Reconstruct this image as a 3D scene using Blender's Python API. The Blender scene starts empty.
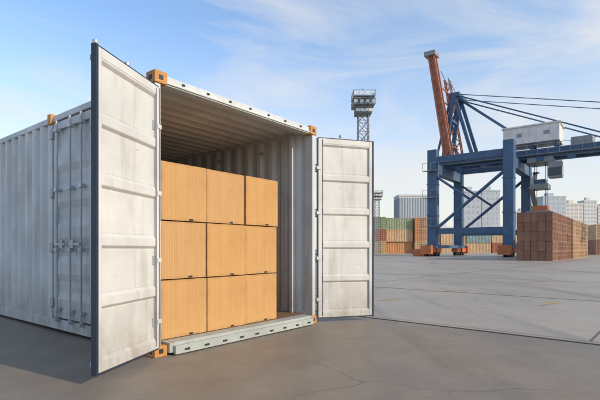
import bpy, math, random
from mathutils import Vector, Matrix
random.seed(4)
S=bpy.context.scene
COL=S.collection

# ---------------------------------------------------------------- materials
def nodes(name):
    m=bpy.data.materials.new(name); m.use_nodes=True
    nt=m.node_tree; b=nt.nodes['Principled BSDF']
    return m,nt,b
def mixrgb(nt,fac,a,b,blend='MIX'):
    n=nt.nodes.new('ShaderNodeMix'); n.data_type='RGBA'; n.blend_type=blend
    for idx,v in ((0,fac),(6,a),(7,b)):
        if isinstance(v,bpy.types.NodeSocket): nt.links.new(v,n.inputs[idx])
        else: n.inputs[idx].default_value=v if idx==0 else (*v,1)
    return n.outputs[2]
def mth(nt,op,a,bv):
    n=nt.nodes.new('ShaderNodeMath'); n.operation=op
    for i,v in((0,a),(1,bv)):
        if isinstance(v,bpy.types.NodeSocket): nt.links.new(v,n.inputs[i])
        else: n.inputs[i].default_value=v
    return n.outputs[0]
def noise(nt,scale,detail=5,rough=.6,stretch=(1,1,1),coord='Object',rot=0,dist=0):
    tc=nt.nodes.new('ShaderNodeTexCoord'); mp=nt.nodes.new('ShaderNodeMapping'); mp.inputs['Scale'].default_value=stretch; mp.inputs['Rotation'].default_value=(0,0,rot)
    n=nt.nodes.new('ShaderNodeTexNoise'); n.inputs['Scale'].default_value=scale; n.inputs['Detail'].default_value=detail; n.inputs['Roughness'].default_value=rough; n.inputs['Distortion'].default_value=dist
    nt.links.new(tc.outputs[coord],mp.inputs[0]); nt.links.new(mp.outputs[0],n.inputs[0])
    return n.outputs[0]
def ramp(nt,s,a,b,va=0,vb=1):
    r=nt.nodes.new('ShaderNodeMapRange'); r.inputs[1].default_value=a; r.inputs[2].default_value=b; r.inputs[3].default_value=va; r.inputs[4].default_value=vb
    nt.links.new(s,r.inputs[0]); return r.outputs[0]
def bump(nt,b,h,strength=.3,dist=.01):
    n=nt.nodes.new('ShaderNodeBump'); n.inputs['Strength'].default_value=strength; n.inputs['Distance'].default_value=dist
    nt.links.new(h,n.inputs['Height']); nt.links.new(n.outputs[0],b.inputs['Normal'])
def paint(name,c,dirt=(.22,.17,.12),amt=.45,rough=.5,rust=True,streak=True,metal=0,grime=False,dent=.14):
    m,nt,b=nodes(name)
    n1=noise(nt,1.3,4,.65)
    c2=tuple(x*.84 for x in c); c1=tuple(min(1,x*1.06) for x in c)
    col=mixrgb(nt,ramp(nt,n1,.35,.65),c1,c2)
    if streak:
        s=noise(nt,9,3,.6,(1,1,.09))
        col=mixrgb(nt,ramp(nt,s,.55,.8,0,amt),col,dirt)
    if rust:
        r=noise(nt,14,5,.7)
        col=mixrgb(nt,ramp(nt,r,.685,.73,0,.75),col,(.18,.07,.03))
    if grime:
        tc=nt.nodes.new('ShaderNodeTexCoord'); sp=nt.nodes.new('ShaderNodeSeparateXYZ'); nt.links.new(tc.outputs['Object'],sp.inputs[0])
        g=mth(nt,'MULTIPLY',ramp(nt,sp.outputs[2],.05,.75,1,0),ramp(nt,noise(nt,4,5,.7,(1,1,.4)),.35,.65,.1,.75))
        col=mixrgb(nt,g,col,(.24,.20,.16))
    nt.links.new(col,b.inputs['Base Color'])
    rr=ramp(nt,n1,.3,.7,rough-.08,rough+.12); nt.links.new(rr,b.inputs['Roughness'])
    b.inputs['Metallic'].default_value=metal
    bump(nt,b,noise(nt,5,2,.5),dent,.014)
    return m
M={}
M['cont']=paint('container_paint',(.54,.58,.595),amt=.45,grime=True,dent=.25)
M['door']=paint('door_paint',(.61,.615,.60),amt=.38,grime=True,dent=.25)
M['inner']=paint('container_inner_paint',(.58,.61,.62),amt=.35,grime=True)
M['roof']=paint('roof_inner_paint',(.55,.52,.48),amt=.4)
M['navy']=paint('door_seal_navy',(.022,.034,.062),amt=.1,rough=.55)
M['cast']=paint('casting_orange',(.50,.23,.06),amt=.6,rough=.6)
M['sill']=paint('sill_grey',(.38,.42,.40),amt=.6)
M['zinc']=paint('lock_rod_zinc',(.40,.44,.47),amt=.35,rough=.4,metal=.3)
M['dark']=paint('dark_rubber',(.02,.02,.022),amt=.1,rust=False)
M['floor']=paint('plywood_floor',(.20,.12,.07),rust=False,streak=False,rough=.7)
M['blue']=paint('crane_blue',(.055,.12,.22),amt=.3,rough=.5)
M['boom']=paint('boom_redbrown',(.42,.16,.09),amt=.3,rough=.55)
M['orange']=paint('bogie_orange',(.55,.16,.05),amt=.3)
M['white']=paint('machine_house_white',(.74,.73,.71),amt=.25)
M['steel']=paint('galvanised_steel',(.27,.29,.30),amt=.3)
M['glass']=paint('cab_glass',(.03,.05,.07),amt=0,rough=.15,rust=False,streak=False)
M['line']=paint('joint_dark',(.04,.036,.032),rust=False,streak=False,rough=.9)
M['line2']=paint('joint_faint',(.12,.105,.09),rust=False,streak=False,rough=.9)

def cardboard():
    m,nt,b=nodes('cardboard')
    oi=nt.nodes.new('ShaderNodeObjectInfo')
    n=noise(nt,2.5,5,.6)
    col=mixrgb(nt,ramp(nt,n,.3,.7),(.56,.325,.13),(.49,.275,.105))
    col=mixrgb(nt,ramp(nt,oi.outputs['Random'],0,1,0,.7),col,(.50,.30,.145))
    tc=nt.nodes.new('ShaderNodeTexCoord'); w=nt.nodes.new('ShaderNodeTexWave'); w.bands_direction='X'; w.inputs['Scale'].default_value=11
    w.inputs['Distortion'].default_value=.15
    nt.links.new(tc.outputs['Object'],w.inputs[0])
    col=mixrgb(nt,ramp(nt,w.outputs[1],0,.4,.30,0),col,(.34,.18,.065))
    f=noise(nt,45,3,.6,(1,1,.04)); col=mixrgb(nt,ramp(nt,f,.45,.7,0,.3),col,(.38,.21,.08))
    st=noise(nt,5,5,.7); col=mixrgb(nt,ramp(nt,st,.56,.75,0,.4),col,(.34,.19,.08))
    sp=nt.nodes.new('ShaderNodeSeparateXYZ'); nt.links.new(tc.outputs['Object'],sp.inputs[0])
    ax=mth(nt,'ABSOLUTE',sp.outputs[0],0); az=mth(nt,'ABSOLUTE',sp.outputs[2],0); mxx=mth(nt,'MAXIMUM',ax,az)
    wear=mth(nt,'MULTIPLY',ramp(nt,mxx,.245,.275),ramp(nt,noise(nt,12,5,.7),.4,.65,0,.6))
    col=mixrgb(nt,wear,col,(.30,.165,.07))
    nt.links.new(col,b.inputs['Base Color']); b.inputs['Roughness'].default_value=.85; b.inputs['Specular IOR Level'].default_value=.25
    bump(nt,b,w.outputs[1],.5,.004)
    return m
M['card']=cardboard()
M['tape']=paint('packing_tape',(.46,.27,.11),rust=False,streak=False,rough=.3)

# ---------------------------------------------------------------- mesh builder
class MB:
    def __init__(s): s.v=[];s.f=[];s.m=[];s.mats=[]
    def mi(s,k):
        if k not in s.mats: s.mats.append(k)
        return s.mats.index(k)
    def box(s,lo,hi,k):
        x0,y0,z0=lo;x1,y1,z1=hi;b=len(s.v)
        s.v+=[(x0,y0,z0),(x1,y0,z0),(x1,y1,z0),(x0,y1,z0),(x0,y0,z1),(x1,y0,z1),(x1,y1,z1),(x0,y1,z1)]
        s.f+=[tuple(b+i for i in q) for q in((0,3,2,1),(4,5,6,7),(0,1,5,4),(1,2,6,5),(2,3,7,6),(3,0,4,7))]
        s.m+=[s.mi(k)]*6
    def beam(s,p,q,w,h,k):
        p=Vector(p);q=Vector(q);d=(q-p).normalized()
        up=Vector((0,0,1)) if abs(d.z)<.98 else Vector((0,1,0))
        a=d.cross(up).normalized()*w/2; c=a.cross(d).normalized()*h/2; b=len(s.v)
        for e in(p,q):
            for sa,sc in((-1,-1),(1,-1),(1,1),(-1,1)): s.v.append(tuple(e+a*sa+c*sc))
        s.f+=[tuple(b+i for i in t) for t in((3,2,1,0),(4,5,6,7),(0,1,5,4),(1,2,6,5),(2,3,7,6),(3,0,4,7))]
        s.m+=[s.mi(k)]*6
    def cyl(s,p,q,r,k,n=10,r2=None):
        r2=r if r2 is None else r2
        p=Vector(p);q=Vector(q);d=(q-p).normalized()
        up=Vector((0,0,1)) if abs(d.z)<.98 else Vector((0,1,0))
        a=d.cross(up).normalized(); c=a.cross(d).normalized(); b=len(s.v)
        for e,rr in((p,r),(q,r2)):
            for i in range(n):
                t=2*math.pi*i/n; s.v.append(tuple(e+a*math.cos(t)*rr+c*math.sin(t)*rr))
        for i in range(n): s.f.append((b+i,b+(i+1)%n,b+n+(i+1)%n,b+n+i)); s.m.append(s.mi(k))
        s.f.append(tuple(b+i for i in range(n))[::-1]); s.f.append(tuple(b+n+i for i in range(n))); s.m+=[s.mi(k)]*2
    def extr(s,prof,off,k):
        b=len(s.v);n=len(prof);off=Vector(off)
        s.v+=[tuple(p) for p in prof]; s.v+=[tuple(Vector(p)+off) for p in prof]
        for i in range(n-1): s.f.append((b+i,b+i+1,b+n+i+1,b+n+i)); s.m.append(s.mi(k))
    def obj(s,name,parent=None,loc=(0,0,0),rz=0,bevel=0,mesh_only=False,scale=1):
        me=bpy.data.meshes.new(name); me.from_pydata(s.v,[],s.f)
        for k in s.mats: me.materials.append(M[k])
        for p,i in zip(me.polygons,s.m): p.material_index=i
        me.update()
        if mesh_only: return me
        o=bpy.data.objects.new(name,me); COL.objects.link(o); o.location=loc; o.rotation_euler[2]=rz; o.scale=(scale,)*3
        if parent: o.parent=parent
        if bevel:
            bv=o.modifiers.new('b','BEVEL'); bv.width=bevel; bv.segments=2; bv.limit_method='ANGLE'
        return o
def empty(name,loc=(0,0,0),rz=0,scale=1):
    e=bpy.data.objects.new(name,None); COL.objects.link(e); e.location=loc; e.rotation_euler[2]=rz; e.scale=(scale,)*3; e.empty_display_size=.1
    return e
def trap(t0,t1,pitch,depth):
    out=[];t=t0
    a=pitch*.30;sl=pitch*.20
    while t<t1-1e-4:
        for dt,d in((0,0),(a,0),(a+sl,depth),(a*2+sl,depth)):
            if t+dt<=t1: out.append((t+dt,d))
        t+=pitch
    out.append((t1,out[-1][1])); return out

# ---------------------------------------------------------------- main container
H=.98; P0=(-1.303,3.99,0); ANG=math.atan2(.783,.622); W=2.42; L=6.06; HT=2.59
C=empty('shipping_container',P0,ANG)
b=MB()
for x0,x1 in((0,.06),(W-.06,W)):
    b.box((x0,.0,.10),(x1,.13,2.485),'cont')
    b.box((x0,L-.13,.12),(x1,L,2.47),'cont')
b.box((.0,.01,2.488),(W,.11,2.575),'cont')
b.box((.10,-.006,2.50),(W-.10,.009,2.52),'door')
b.box((0,L-.11,2.475),(W,L-.01,2.575),'cont')
for x0,x1 in((.012,.075),(W-.075,W-.012)):
    b.box((x0,.131,.03),(x1,L-.131,.15),'cont')
    b.box((x0,.131,2.50),(x1,L-.131,2.57),'cont')
for i in range(9):
    y=.4+i*.66; b.box((.08,y,.03),(W-.08,y+.05,.105),'cont')
b.obj('frame',C,bevel=.006)
b=MB()
for i in range(8):
    x=.08+i*.2825; b.box((x,.10,.106),(x+.279,L-.1,.122),'floor')
b.obj('floor_boards',C)
b=MB()
for x in(-.012,W-.12):
    for y in(-.015,L-.125):
        for z in(0,2.485):
            h=.10 if z else .09
            b.box((x,y,z),(x+.132,y+.14,z+h+.01),'cast')
            b.box((x+.04,y-.003,z+.03),(x+.09,y+.01,z+.075),'dark')
            b.box((x-.003 if x<1 else x+.125,y+.045,z+.03),(x+.01 if x<1 else x+.135,y+.10,z+.075),'dark')
b.box((-.02,2.12,2.47),(.05,2.21,2.595),'cast')
b.obj('corner_castings',C,bevel=.008)
b=MB()
pr=trap(2.20,L-.12,.235,.036)
b.extr([(.014+d,t,.15) for t,d in pr],(0,0,2.35),'cont'); b.obj('side_wall',C)
b=MB(); pr=trap(.13,L-.12,.235,.036)
b.extr([(W-.02-d,t,.12) for t,d in pr],(0,0,2.39),'inner'); b.obj('far_side_wall',C)
b=MB(); pr=trap(.1,W-.1,.235,.036)
b.extr([(t,L-.06+d,.12) for t,d in pr],(0,0,2.39),'inner'); b.obj('end_wall',C)
b=MB(); pr=trap(.11,L-.11,.21,.045)
b.extr([(.02,t,2.572-d) for t,d in pr],(W-.04,0,0),'roof'); b.obj('roof_panel',C)
b=MB()
b.box((W-.12,.30,.122),(W-.062,.35,2.5),'inner')
for i in range(5):
    y=.9+i*.9; b.cyl((W-.06,y,2.35),(W-.10,y,2.35),.02,'zinc')
b.obj('lashing_rail',C)
b=MB()
b.box((.0,2.13,.15),(.09,2.20,2.50),'cont')
b.box((.012,.131,.15),(.06,.19,2.50),'cont')
for y0,y1 in((.20,1.155),(1.175,2.12)):
    b.box((.018,y0,.17),(.062,y0+.07,2.48),'cont'); b.box((.018,y1-.07,.17),(.062,y1,2.48),'cont')
    b.box((.018,y0+.07,.17),(.062,y1-.07,.26),'cont'); b.box((.018,y0+.07,2.39),(.062,y1-.07,2.48),'cont')
    pr=trap(.26,2.39,.426,.022)
    b.extr([(.03+d,y0+.07,z) for z,d in pr],(0,y1-y0-.14,0),'cont')
    b.box((.008,y0-.018,.17),(.05,y0-.002,2.48),'navy')
b.obj('side_doors',C,bevel=.004)
b=MB()
for y in(.42,.85,1.36,1.62,1.96):
    b.cyl((-.018,y,.16),(-.018,y,2.48),.014,'zinc')
    for z in(.25,.95,1.65,2.35):
        b.box((-.038,y-.035,z),(.016,y+.035,z+.04),'zinc')
    b.box((-.042,y-.025,.13),(.0,y+.025,.17),'zinc')
for y in(1.36,1.62):
    b.box((-.048,y-.02,1.02),(-.034,y+.34,1.045),'zinc'); b.box((-.052,y+.12,.99),(-.02,y+.18,1.08),'zinc')
for z in(.3,.95,1.6,2.3):
    b.box((-.014,2.10,z),(.0,2.19,z+.09),'cont'); b.cyl((-.012,2.125,z-.01),(-.012,2.125,z+.10),.014,'zinc')
b.obj('lock_rods',C,bevel=.002)
b=MB()
b.box((.12,-.05,.028),(W-.13,.098,.119),'sill')
b.box((.16,-.085,.012),(W-.15,-.051,.09),'sill')
for i in range(9):
    x=.26+i*.235; b.box((x,-.088,.035),(x+.06,-.084,.055),'dark')
b.obj('threshold_sill',C,bevel=.006)
b=MB()
for i in range(7):
    x=.30+i*.30; b.box((x,-.002,2.535),(x+.03,.008,2.55),'dark')
b.obj('header_bolts',C)

def door(name,loc_local,world_dir,wd,z0,z1):
    e=empty(name,loc_local, math.atan2(world_dir[1],world_dir[0])-ANG); e.parent=C
    b=MB(); th=.036; y0=0; y1=th
    fr=.055
    b.box((.02,y0,z0),(fr+.02,y1,z1),'door'); b.box((wd-fr,y0,z0),(wd,y1,z1),'door')
    b.box((fr+.02,y0,z0),(wd-fr,y1,z0+.07),'door'); b.box((fr+.02,y0,z1-.07),(wd-fr,y1,z1),'door')
    n=5; a=z0+.07; hh=(z1-z0-.14)/n; rec=.030
    def prof(sgn,base):
        p=[(a,0)]
        for i in range(n):
            s=a+i*hh
            g=.035 if i else .012
            p+=[(s+g,0),(s+g+.025,rec),(s+hh-.060 if i<n-1 else s+hh-.040,rec),(s+hh-.035 if i<n-1 else s+hh-.012,0)]
        p.append((z1-.07,0))
        return [(fr+.02,base+sgn*d,z) for z,d in p]
    b.extr(prof(1,y0+.003),(wd-fr*2-.02,0,0),'door')
    b.extr(prof(-1,y1+.02),(wd-fr*2-.02,0,0),'door')
    b.obj('door_panel',e,bevel=.005)
    b=MB()
    b.box((wd+.001,y0-.004,z0-.012),(wd+.012,y1+.004,z1+.012),'navy')
    b.box((.02,y0+.006,z1+.001),(wd,y1-.004,z1+.012),'navy')
    b.box((.02,y0+.006,z0-.012),(wd,y1-.004,z0-.001),'navy')
    b.box((.005,y0+.004,z0),(.019,y1-.004,z1),'navy')
    b.box((wd-.012,y0-.004,z0),(wd-.001,y0-.0005,z1),'navy')
    b.box((.075,y0-.003,z0+.02),(.083,y0-.0005,z1-.02),'navy')
    b.obj('door_seal',e)
    b=MB()
    for z in(z0+.2,z0+.75,z0+1.35,z0+1.95,):
        b.box((-.02,y1-.02,z),(.10,y1+.008,z+.08),'zinc'); b.cyl((-.008,y1-.0,z-.015),(-.008,y1-.0,z+.095),.014,'zinc')
        b.box((-.005,y0-.008,z+.02),(.06,y0-.001,z+.06),'door')
    for x in(wd*.45,wd*.90):
        yy=y1+.042
        b.cyl((x,yy,z0-.03),(x,yy,z1+.05),.014,'zinc')
        b.cyl((x,yy,z1+.05),(x,yy,z1+.08),.022,'zinc')
        for z in(z0+.03,z0+.6,z0+1.2,z0+1.75,z1-.08):
            b.box((x-.04,y1+.021,z),(x+.04,y1+.06,z+.04),'zinc')
    b.box((wd*.45,y1+.058,z0+.95),(wd*.90,y1+.07,z0+.98),'zinc')
    b.obj('door_hardware',e,bevel=.003)
    return e
hl=(.045,-.02)
hw=Vector((P0[0]+.622*hl[0]-.783*hl[1],P0[1]+.783*hl[0]+.622*hl[1]))
dl=Vector((-1.44,3.15))-hw; dr=Vector((.78,.24))
e=door('left_door',(hl[0],hl[1],0),dl,dl.length,.09,2.43); e.scale=(1,-1,1)
door('right_door',(W+.012,-.02,0),dr,dr.length,.068,2.455)

# ---------------------------------------------------------------- cardboard boxes
bw,bh,bd=.553,.565,.56
def boxmesh():
    b=MB(); g=.007
    b.box((-bw/2+g,-bd/2,-bh/2+.002),(bw/2-g,bd/2,bh/2-.009),'card')
    b.box((.05,-bd/2-.003,-bh/2+.006),(.10,-bd/2-.0005,-bh/2+.024),'dark')
    b.box((-bw/2+g+.02,-.03,bh/2-.0085),(bw/2-g-.02,.03,bh/2-.0075),'tape')
    return b.obj('cardboard_box',mesh_only=True)
bm_=boxmesh()
ca,sa=math.cos(ANG),math.sin(ANG)
for d in range(2):
  for r in range(3):
    for c in range(3):
        o=bpy.data.objects.new('cardboard_box',bm_); COL.objects.link(o)
        lx=.13+bw*(c+.5)+random.uniform(-.003,.003); ly=.115+bd*(d*1.04+.5)+random.uniform(-.014,.014)
        o.location=(P0[0]+ca*lx-sa*ly,P0[1]+sa*lx+ca*ly,.125+bh*(r+.5)); o.rotation_euler[2]=ANG+random.uniform(-.009,.009)
        bv=o.modifiers.new('b','BEVEL'); bv.width=.012; bv.segments=3

# ---------------------------------------------------------------- ground
def ground():
    m,nt,b=nodes('yard_concrete')
    geo=nt.nodes.new('ShaderNodeNewGeometry'); sep=nt.nodes.new('ShaderNodeSeparateXYZ'); nt.links.new(geo.outputs['Position'],sep.inputs[0])
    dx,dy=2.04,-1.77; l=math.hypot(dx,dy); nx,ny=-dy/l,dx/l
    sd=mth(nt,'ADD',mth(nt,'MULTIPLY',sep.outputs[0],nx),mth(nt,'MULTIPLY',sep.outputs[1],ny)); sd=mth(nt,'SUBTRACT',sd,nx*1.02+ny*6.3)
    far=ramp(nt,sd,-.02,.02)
    n2=noise(nt,2.2,6,.7); n3=noise(nt,70,2,.6); n4=noise(nt,.8,6,.65,(1,.4,1)); n1=noise(nt,.25,4,.6)
    tr=noise(nt,1.1,5,.6,(1,.07,1),rot=-.7)
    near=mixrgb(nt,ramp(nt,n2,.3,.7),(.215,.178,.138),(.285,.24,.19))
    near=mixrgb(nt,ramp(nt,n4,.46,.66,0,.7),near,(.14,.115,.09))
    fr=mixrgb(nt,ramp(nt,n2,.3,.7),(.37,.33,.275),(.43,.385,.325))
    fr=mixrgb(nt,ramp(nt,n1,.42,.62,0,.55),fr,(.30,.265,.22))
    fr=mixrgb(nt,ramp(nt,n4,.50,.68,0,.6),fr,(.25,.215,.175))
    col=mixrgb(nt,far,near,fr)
    col=mixrgb(nt,ramp(nt,tr,.56,.70,0,.45),col,(.12,.105,.085))
    col=mixrgb(nt,ramp(nt,n3,.35,.7,0,.4),col,(.14,.12,.10))
    sp_=noise(nt,6,5,.8); col=mixrgb(nt,ramp(nt,sp_,.66,.71,0,.55),col,(.08,.068,.055))
    v=nt.nodes.new('ShaderNodeTexVoronoi'); v.feature='DISTANCE_TO_EDGE'; v.inputs['Scale'].default_value=.28
    tc=nt.nodes.new('ShaderNodeTexCoord'); nz=nt.nodes.new('ShaderNodeTexNoise'); nz.inputs['Scale'].default_value=1.5; nz.inputs['Detail'].default_value=6
    nt.links.new(tc.outputs['Object'],nz.inputs[0])
    mx=nt.nodes.new('ShaderNodeMix'); mx.data_type='VECTOR'; mx.inputs[0].default_value=.25
    nt.links.new(tc.outputs['Object'],mx.inputs[4]); nt.links.new(nz.outputs[1],mx.inputs[5]); nt.links.new(mx.outputs[1],v.inputs[0])
    ck=ramp(nt,v.outputs[0],.0008,.0022,1,0)
    cm_=mth(nt,'MULTIPLY',ck,ramp(nt,n1,.48,.56,0,.6))
    col=mixrgb(nt,cm_,col,(.06,.05,.045))
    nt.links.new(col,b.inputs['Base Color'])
    nt.links.new(ramp(nt,n4,.38,.62,.66,.40),b.inputs['Roughness']); b.inputs['Specular IOR Level'].default_value=.4
    bump(nt,b,mixrgb(nt,.5,n3,n2),.4,.008)
    M['ground']=m
ground()
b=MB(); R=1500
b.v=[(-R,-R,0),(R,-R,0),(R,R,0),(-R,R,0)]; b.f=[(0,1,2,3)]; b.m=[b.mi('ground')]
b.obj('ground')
def strip(b,p,q,w,k,z=.004):
    p=Vector((*p,0));q=Vector((*q,0));d=(q-p).normalized();a=Vector((-d.y,d.x,0))*w/2;i=len(b.v)
    for t in(p-a,q-a,q+a,p+a): b.v.append((t.x,t.y,z))
    b.f.append((i,i+1,i+2,i+3)); b.m.append(b.mi(k))
def gp(px,py):
    d=H*444/(py-249); return ((px-300)/444*d,d)
b=MB()
D=Vector((2.04,-1.77)).normalized(); base=Vector((1.02,6.3)); N=Vector((.655,.755))
strip(b,base-D*1.5,base+D*8,.05,'line')
strip(b,base-D*1.5+N*.14,base+D*8+N*.14,.010,'line2')
for s in(4.5,10,17,26,38): strip(b,base-D*60+N*s,base+D*60+N*s,.04,'line2')
for s in(-3.5,2.6,9,16,24,34): strip(b,base+D*s+N*.16,base+D*s+N*70,.022,'line2')
b.obj('ground_joints')
def yel():
    m,nt,b=nodes('worn_yellow_paint')
    n=noise(nt,6,6,.75); a=ramp(nt,n,.42,.62,0,.8)
    tr=nt.nodes.new('ShaderNodeBsdfTransparent'); mx=nt.nodes.new('ShaderNodeMixShader')
    b.inputs['Base Color'].default_value=(.60,.40,.12,1); b.inputs['Roughness'].default_value=.7
    nt.links.new(a,mx.inputs[0]); nt.links.new(tr.outputs[0],mx.inputs[1]); nt.links.new(b.outputs[0],mx.inputs[2])
    nt.links.new(mx.outputs[0],nt.nodes['Material Output'].inputs[0]); M['yellow']=m
yel()
b=MB()
for p,q in(((380,301),(400,298)),((425,292),(470,290)),((540,306),(556,302)),((470,283),(560,281)),((400,281),(455,280)),((372,289),(384,288))):
    strip(b,gp(*p),gp(*q),.16,'yellow',.008)
b.obj('road_markings')

# ---------------------------------------------------------------- background containers
cols={'c_red':(.40,.14,.09),'c_orange':(.58,.29,.13),'c_green':(.30,.36,.23),'c_tan':(.58,.41,.24),'c_teal':(.24,.35,.34),'c_brown':(.36,.18,.12)}
for k,c in cols.items(): M[k]=paint(k,c,amt=.4,rust=False)
def small_container(k):
    b=MB(); w,l,h=2.44,6.06,2.56
    for x in(0,w-.15):
        for y in(0,l-.15): b.box((x,y,0),(x+.15,y+.15,h),k)
    for z in(0,h-.14):
        b.box((.15,0,z),(w-.15,.12,z+.14),k); b.box((.15,l-.12,z),(w-.15,l,z+.14),k)
        b.box((0,.15,z),(.1,l-.15,z+.14),k); b.box((w-.1,.15,z),(w,l-.15,z+.14),k)
    pr=trap(.15,l-.15,.36,.06)
    b.extr([(.02+d,t,.14) for t,d in pr],(0,0,h-.28),k); b.extr([(w-.02-d,t,.14) for t,d in pr],(0,0,h-.28),k)
    pr=trap(.14,h-.14,.45,.05)
    b.extr([(.15,.03+d,t) for t,d in pr],(w-.3,0,0),k); b.extr([(.15,l-.03-d,t) for t,d in pr],(w-.3,0,0),k)
    b.box((.05,.05,h-.06),(w-.05,l-.05,h-.01),k)
    for x in(.5,.95,1.45,1.9): b.cyl((x,-.03,.05),(x,-.03,h-.05),.03,'steel',6)
    b.box((w/2-.02,-.01,.1),(w/2+.02,.02,h-.1),'dark')
    return b.obj('shipping_container',mesh_only=True)
SM={k:small_container(k) for k in cols}
def put(k,x,y,z,rz=0):
    o=bpy.data.objects.new('shipping_container',SM[k]); COL.objects.link(o); o.location=(x,y,z); o.rotation_euler[2]=rz
def putside(k,x,y,z): put(k,x+6.06,y,z,math.pi/2)
for j,k in enumerate(['c_orange','c_red','c_green']):
    put(k,13.0,93,j*2.58); put(k if j else 'c_tan',15.6,93.1,j*2.58)
for j,k in enumerate(['c_orange','c_tan','c_green']): putside(k,18.3,96+random.uniform(-.2,.2),j*2.58)
for j,k in enumerate(['c_tan','c_orange','c_orange']): put(k,24.7,95,j*2.58)
for i,(k1,k2) in enumerate((('c_orange','c_teal'),('c_tan','c_tan'),('c_tan','c_teal'),('c_red','c_tan'))):
    for j,k in enumerate((k1,k2)): putside(k,28.5+i*6.4,110+random.uniform(-.2,.2),j*2.58)
for i in range(4):
    for j in range(2+(i>1)): put(['c_brown','c_tan','c_orange'][(i+j)%3],50+i*2.62,75,j*2.58,-.2)

def crate_mesh(k):
    b=MB(); w,l,h=.52,2.6,.80
    b.box((.02,.02,.02),(w-.02,l-.02,h-.02),k)
    for x in(0,w-.07):
        for y in(0,l-.07): b.box((x,y,0),(x+.07,y+.07,h-.004),k)
    for z in(0,h/2-.03,h-.065):
        b.box((.07,.0,z),(w-.07,.03,z+.06),k); b.box((.07,l-.03,z),(w-.07,l,z+.06),k)
        b.box((0,.07,z),(.03,l-.07,z+.06),k); b.box((w-.03,.07,z),(w,l-.07,z+.06),k)
    for i in range(6): b.box((.0,.3+i*.35,.06),(.025,.36+i*.35,h-.07),k)
    for i in range(6): b.box((w-.025,.3+i*.35,.06),(w,.36+i*.35,h-.07),k)
    return b
for nm,c in(('crateA',(.27,.13,.08)),('crateA2',(.23,.105,.065)),('crateB',(.48,.31,.18)),('crateB2',(.42,.27,.155))): M[nm]=paint('crate_'+nm[-2:].lower(),c,amt=.5,rust=False)
a2=math.atan2(.783,.622)-math.pi/2
for name,k,s0,ns in(('cargo_crate_stack','crateA',0,4),('cargo_crate_stack','crateB',11.6,5)):
    e=empty(name,(20.5+.622*s0,36+.783*s0,0),a2)
    ms=[crate_mesh(k).obj('crate',mesh_only=True),crate_mesh(k+'2').obj('crate',mesh_only=True)]
    for i in range(5):
        for j in range(5):
            for n in range(ns):
                if 0<i<4 and 0<n and j<4: continue
                o=bpy.data.objects.new('crate',random.choice(ms)); COL.objects.link(o); o.parent=e
                o.location=(-.54*(i+1)+random.uniform(-.012,.012),n*2.7+random.uniform(-.05,.05),j*.81)

# ---------------------------------------------------------------- crane
K=1.2
cr=empty('gantry_crane',(15*K,50*K,0),math.atan2(-.6,.8),K)
lw=1.0
b=MB()
G=7.9;Wd=9.2
for x in(0,G):
    for y in(0,Wd):
        b.box((x-lw/2,y-lw/2,1.3),(x+lw/2,y+lw/2,11.9),'blue')
        for z in(4.5,8): b.box((x-lw/2-.05,y-lw/2-.05,z),(x+lw/2+.05,y+lw/2+.05,z+.12),'blue')
    b.box((x-.4,lw/2,9.3),(x+.4,Wd-lw/2,10.38),'blue')
    b.box((x-.35,-1.6,.9),(x+.35,Wd+1.6,1.298),'blue')
for y in(0,Wd):
    b.box((lw/2,y-.35,2.5),(G-lw/2,y+.35,3.1),'blue')
    b.box((lw/2,y-.3,10.4),(G-lw/2,y+.3,11.1),'blue')
    b.cyl((.4,y,3.1),(G-.4,y,8.9),.17,'blue')
    b.cyl((.4,y,8.9),(G*.5,y,6.2),.14,'blue')
b.obj('portal_frame',cr)
b=MB()
g0,g1=10.4,11.3
for y in(3.5,5.7):
    b.box((-1.0,y-.3,g0),(34,y+.3,g1),'blue')
for i in range(18):
    x=-.8+i*2; b.box((x,3.8,g0+.3),(x+.25,5.4,g0+.6),'blue')
b.box((-1,2.75,g0+.25),(34,3.19,g0+.31),'steel')
for i in range(36):
    x=-1+i; b.box((x,2.76,g0+.31),(x+.05,2.81,g0+1.35),'steel')
for z in(g0+.8,g0+1.3): b.box((-1,2.765,z),(34,2.805,z+.05),'steel')
for i in range(12):
    x=1.5+i*2.8; b.box((x,3.0,g0-.4),(x+.7,3.3,g0),'blue')
b.obj('main_girder',cr)
b=MB()
for x in(0,G):
    for y in(-1.0,1.0,Wd-1,Wd+1):
        b.box((x-.38,y-.7,.42),(x+.38,y+.7,.9),'orange')
        for dy in(-.4,.4): b.cyl((x-.2,y+dy,.3),(x+.2,y+dy,.3),.3,'dark',14)
    b.box((x-.6,-2.3,.25),(x+.6,-1.75,1.2),'orange'); b.box((x-.6,Wd+1.75,.25),(x+.6,Wd+2.3,1.2),'orange')
b.box((-2.0,-1.0,0),(-.7,-.2,.8),'orange')
b.obj('bogies',cr)
b=MB(); hz0=12.0
b.box((6.7,2.9,hz0),(12.0,6.2,hz0+1.75),'white'); b.box((6.55,2.75,hz0+1.75),(12.15,6.35,hz0+1.88),'white')
for i in range(9): b.box((6.8+i*.62,2.87,hz0+.05),(6.84+i*.62,2.89,hz0+1.7),'white')
for x in(8.0,10.6): b.box((x,2.875,hz0+.7),(x+.5,2.895,hz0+1.1),'steel')
for x in(6.9,9.2,11.5):
    for y in(3.4,5.6): b.box((x,y,g1),(x+.3,y+.3,hz0),'blue')
b.box((13,3.2,g1),(14.8,6,g1+.8),'steel')
b.box((15.5,3.2,g1),(17,6,g1+.6),'white')
b.obj('machinery_house',cr)
b=MB(); ap=18.7
for y in(3.3,5.9):
    b.beam((0,y,11.3),(1.2,y,ap),.42,.42,'blue')
    b.beam((3.4,y,11.3),(1.3,y,ap),.36,.36,'blue')
    b.beam((-.9,y,11.3),(.9,y,ap),.2,.2,'blue')
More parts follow.
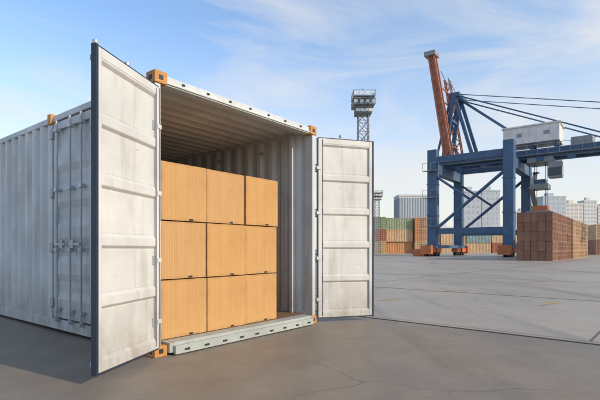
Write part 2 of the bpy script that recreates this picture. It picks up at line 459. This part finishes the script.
for z in(13.5,16): b.beam((.3+(z-12)*.13,3.3,z),(.3+(z-12)*.13,5.9,z),.25,.25,'blue')
b.box((.7,3.1,ap-.1),(1.9,6.1,ap+.35),'blue')
for y in(3.3,5.9):
    b.cyl((1.4,y,ap+.1),(17.5,y,11.3),.08,'blue',6)
    b.cyl((1.4,y,ap),(7.2,y,13.8),.08,'blue',6)
    b.cyl((1.4,y,ap+.2),(30,y,11.3),.045,'blue',6)
    b.cyl((1.1,y,ap+.2),(-.3,y,22.0),.05,'steel',6)
b.obj('apex_frame',cr)
b=MB()
def boomline(t): return Vector((1.0-2.0*t,0,11.3+12.5*t))
y=2.3
for dx in(-.38,.38):
    for dy in(-.35,.35):
        b.beam(boomline(0)+Vector((dx,y+dy,0)),boomline(1)+Vector((dx*.8,y+dy,0)),.2,.2,'boom')
b.beam(boomline(.02)+Vector((0,y,0)),boomline(.98)+Vector((0,y,0)),.55,.6,'boom')
n=13
for i in range(n):
    for dy in(-.37,.37):
        p=boomline(i/n);q=boomline((i+1)/n)
        s=1 if i%2 else -1
        b.beam(p+Vector((.38*s,y+dy,0)),q+Vector((-.38*s,y+dy,0)),.09,.09,'boom')
b.box((-1.7,1.6,23.5),(-.4,3.1,24.0),'steel')
y=6.9
for dx in(-.35,.35):
    for dy in(-.3,.3):
        b.beam(boomline(0)+Vector((dx,y+dy,0)),boomline(.86)+Vector((dx*.8,y+dy,0)),.13,.13,'boom')
for i in range(12):
    p=boomline(i/13.9);q=boomline((i+1)/13.9); s=1 if i%2 else -1
    b.beam(p+Vector((.35*s,y-.3,0)),q+Vector((-.35*s,y-.3,0)),.1,.1,'boom')
    b.beam(p+Vector((-.35,y-.3*s,0)),q+Vector((-.35,y+.3*s,0)),.1,.1,'boom')
for i in range(1,6):
    p=boomline(i/7); b.beam(p+Vector((0,2.7,0)),p+Vector((0,6.6,0)),.12,.12,'boom')
b.obj('raised_boom',cr)
b=MB(); tz=-1.6
b.box((9.0,3.1,11.5+tz),(11.4,6.1,12.0+tz),'steel')
b.box((11.0,3.0,9.8+tz),(12.2,4.3,11.45+tz),'steel'); b.box((10.97,2.97,9.95+tz),(12.23,4.2,10.8+tz),'glass')
for x in(9.6,10.6):
    for y in(4.0,5.3): b.cyl((x,y,4.6),(x,y,10.0),.035,'dark',5)
b.box((9.2,3.6,7.2),(10.9,5.6,7.7),'steel'); b.box((9.5,3.9,7.7),(10.6,5.3,8.2),'blue')
b.box((8.9,2.9,4.4),(11.2,6.3,4.8),'steel'); b.box((9.3,3.8,4.8),(10.8,5.5,5.4),'orange')
b.obj('trolley_and_spreader',cr)
b=MB()
for i in range(4):
    z0=1.4+i*2.1; s=1 if i%2 else -1
    b.beam((G+.9,4.6-1.3*s+Wd*.42-.1,z0),(G+.9,4.6+1.3*s+Wd*.42-.1,z0+2.1),.5,.08,'steel')
    b.box((G+.6,4.6+1.3*s+Wd*.42-.6,z0+2.05),(G+1.3,4.6+1.3*s+Wd*.42+.4,z0+2.12),'steel')
for z in(3.3,6.5,9.5,):
    b.box((-.9,-.9,z),(.9,-.5,z+.06),'steel')
    for x in(-.9,0,.86): b.box((x,-.9,z),(x+.04,-.86,z+.9),'steel')
    b.box((-.9,-.9,z+.86),(.9,-.86,z+.9),'steel')
b.obj('stairs_and_platforms',cr)

# ---------------------------------------------------------------- lattice light tower
def tower(name,x,y,h,w,head):
    b=MB(); hw=w/2; r=.045*w
    for sx in(-1,1):
        for sy in(-1,1): b.beam((sx*hw,sy*hw,0),(sx*hw*.8,sy*hw*.8,h),r*1.6,r*1.6,'steel')
    n=int(h/w/.9)
    for i in range(n):
        z0=h*i/n;z1=h*(i+1)/n; f0=hw*(1-.2*i/n); f1=hw*(1-.2*(i+1)/n)
        cs=[(-1,-1),(1,-1),(1,1),(-1,1)]
        for j in range(4):
            a=cs[j];c=cs[(j+1)%4]
            b.beam((a[0]*f0,a[1]*f0,z0),(c[0]*f1,c[1]*f1,z1),r,r,'steel')
            b.beam((c[0]*f0,c[1]*f0,z0),(a[0]*f1,a[1]*f1,z1),r,r,'steel')
            b.beam((a[0]*f1,a[1]*f1,z1),(c[0]*f1,c[1]*f1,z1),r,r,'steel')
    W2=hw*head
    for z in (h-hw*2.6,h-hw*1.3,h):
        s=W2*(.75 if z<h-hw*2 else 1)
        b.box((-s,-s,z),(s,s,z+.04*w),'steel')
        for i in range(9):
            t=-s+2*s*i/8
            for yy in(-s,s): b.box((t-.02,yy-.02,z),(t+.02,yy+.02,z+.5*w),'steel'); b.box((yy-.02,t-.02,z),(yy+.02,t+.02,z+.5*w),'steel')
        for yy in(-s,s):
            b.box((-s,yy-.03,z+.45*w),(s,yy+.03,z+.49*w),'steel'); b.box((yy-.03,-s,z+.45*w),(yy+.03,s,z+.49*w),'steel')
        for i in range(4):
            t=-s*.8+s*1.6*i/3
            b.box((t-.14*w,-s-.14*w,z+.1*w),(t+.14*w,-s-.03,z+.3*w),'white')
    b.cyl((0,0,h),(0,0,h+w*.9),.04*w,'steel',6)
    return b.obj(name,loc=(x,y,0))
tower('floodlight_tower',63/444*70,70,24.6,1.9,1.75)
tower('floodlight_tower',77/444*88,88,12.0,1.0,2.0)

# ---------------------------------------------------------------- buildings
def bmat(name,c):
    M[name]=paint(name,c,rust=False,streak=False,rough=.8)
bmat('b_haze_blue',(.44,.49,.53)); bmat('b_haze_pale',(.60,.61,.61)); bmat('b_haze_warm',(.66,.62,.56)); bmat('b_haze_win',(.42,.46,.50)); bmat('b_strip',(.30,.36,.42))  # distance haze painted into the colours: pale walls, low-contrast windows
def building(name,px0,px1,ytop,dist,wall,style,rz=0,dep=None):
    w=(px1-px0)/444*dist; h=H+(249-ytop)/444*dist; x=(px0-300)/444*dist
    dep=dep or w*.8
    b=MB(); b.box((0,0,0),(w,dep,h),wall); b.box((-.3,-.3,h),(w+.3,dep+.3,h+.8),wall)
    if style=='strip':
        n=max(4,int((px1-px0)/2.6))
        for i in range(n):
            t=w*(i+.2)/n; b.box((t,-.25,h*.05),(t+w/n*.45,-.02,h*.97),'b_strip')
        for i in range(n):
            t=dep*(i+.2)/n; b.box((-.25,t,h*.05),(-.02,t+dep/n*.45,h*.97),'b_strip')
    else:
        fl=max(4,int(h/3.6)); nw=max(4,int(w/3.5))
        for i in range(fl):
            for j in range(nw):
                z=h*(i+.3)/fl; t=w*(j+.2)/nw
                b.box((t,-.12,z),(t+w/nw*.6,-.02,z+h/fl*.5),'b_haze_win')
            nd=max(3,int(dep/3.5))
            for j in range(nd):
                z=h*(i+.3)/fl; t=dep*(j+.2)/nd; b.box((-.12,t,z),(-.02,t+dep/nd*.6,z+h/fl*.5),'b_haze_win')
        b.box((w*.3,dep*.3,h+.8),(w*.6,dep*.6,h+4),wall)
    b.obj(name,loc=(x,dist,0),rz=rz)
building('silo_building',399,428,196,230,'b_haze_pale','strip')
building('office_building',463,481,192,300,'b_haze_blue','win')
building('office_building',482,500,191,330,'b_haze_blue','win')
building('office_building',543,566,197,380,'b_haze_blue','win')
building('apartment_building',566,583,204,420,'b_haze_warm','win')
building('apartment_building',584,597,201,450,'b_haze_pale','win')
building('apartment_building',598,625,207,450,'b_haze_warm','win')
building('office_building',516,541,212,420,'b_haze_pale','win')
building('warehouse_building',430,462,228,260,'b_haze_pale','win')
building('warehouse_building',371,398,226,280,'b_haze_warm','win')
building('warehouse_building',500,620,228,320,'b_haze_pale','win',dep=30)

# ---------------------------------------------------------------- light, sky
sv=Vector((.86,-.51)).normalized(); el=math.radians(25)
sun=bpy.data.lights.new('sun','SUN'); sun.energy=3.6; sun.angle=math.radians(1.0); sun.color=(1,.83,.62)
so=bpy.data.objects.new('sun',sun); COL.objects.link(so)
d=Vector((sv.x*math.cos(el),sv.y*math.cos(el),math.sin(el))); so.rotation_euler=d.to_track_quat('Z','Y').to_euler()
w=bpy.data.worlds.new('World'); S.world=w; w.use_nodes=True; nt=w.node_tree
bg=nt.nodes['Background']; sky=nt.nodes.new('ShaderNodeTexSky'); sky.sky_type='NISHITA'; sky.sun_disc=False
sky.sun_elevation=el; sky.sun_rotation=math.atan2(sv.x,sv.y); sky.air_density=1.0; sky.dust_density=.6; sky.ozone_density=2.0
tc=nt.nodes.new('ShaderNodeTexCoord'); sp=nt.nodes.new('ShaderNodeSeparateXYZ'); nt.links.new(tc.outputs['Generated'],sp.inputs[0])
mp=nt.nodes.new('ShaderNodeMapping'); mp.inputs['Scale'].default_value=(1.0,1.6,4.2); mp.inputs['Rotation'].default_value=(.1,.30,.2)
nt.links.new(tc.outputs['Generated'],mp.inputs[0])
cn=nt.nodes.new('ShaderNodeTexNoise'); cn.inputs['Scale'].default_value=2.1; cn.inputs['Detail'].default_value=9; cn.inputs['Roughness'].default_value=.58; cn.inputs['Distortion'].default_value=.7
nt.links.new(mp.outputs[0],cn.inputs[0])
cm=ramp(nt,cn.outputs[0],.43,.70,0,.75)
gain=mixrgb(nt,1.0,sky.outputs[0],(1.75,1.85,1.95),'MULTIPLY')
hz=ramp(nt,sp.outputs[2],0,.46,1,0)
pw=nt.nodes.new('ShaderNodeMath'); pw.operation='POWER'; nt.links.new(hz,pw.inputs[0]); pw.inputs[1].default_value=1.5
sx=ramp(nt,sp.outputs[0],-.4,.9,0,.35)
c1=mixrgb(nt,sx,gain,(4.2,5.2,5.9))
c2=mixrgb(nt,pw.outputs[0],c1,(6.4,5.95,5.25))
c3=mixrgb(nt,cm,c2,(6.1,6.05,5.95))
nt.links.new(c3,bg.inputs[0]); bg.inputs[1].default_value=.14

cam=bpy.data.cameras.new('camera'); co=bpy.data.objects.new('camera',cam); COL.objects.link(co)
co.location=(0,0,H); co.rotation_euler=(math.radians(90),0,0); cam.lens=26.64; cam.sensor_width=36; cam.shift_y=49/600; cam.clip_start=.05; cam.clip_end=5000
S.camera=co
S.view_settings.view_transform='Standard'; S.view_settings.look='None'; S.view_settings.exposure=0
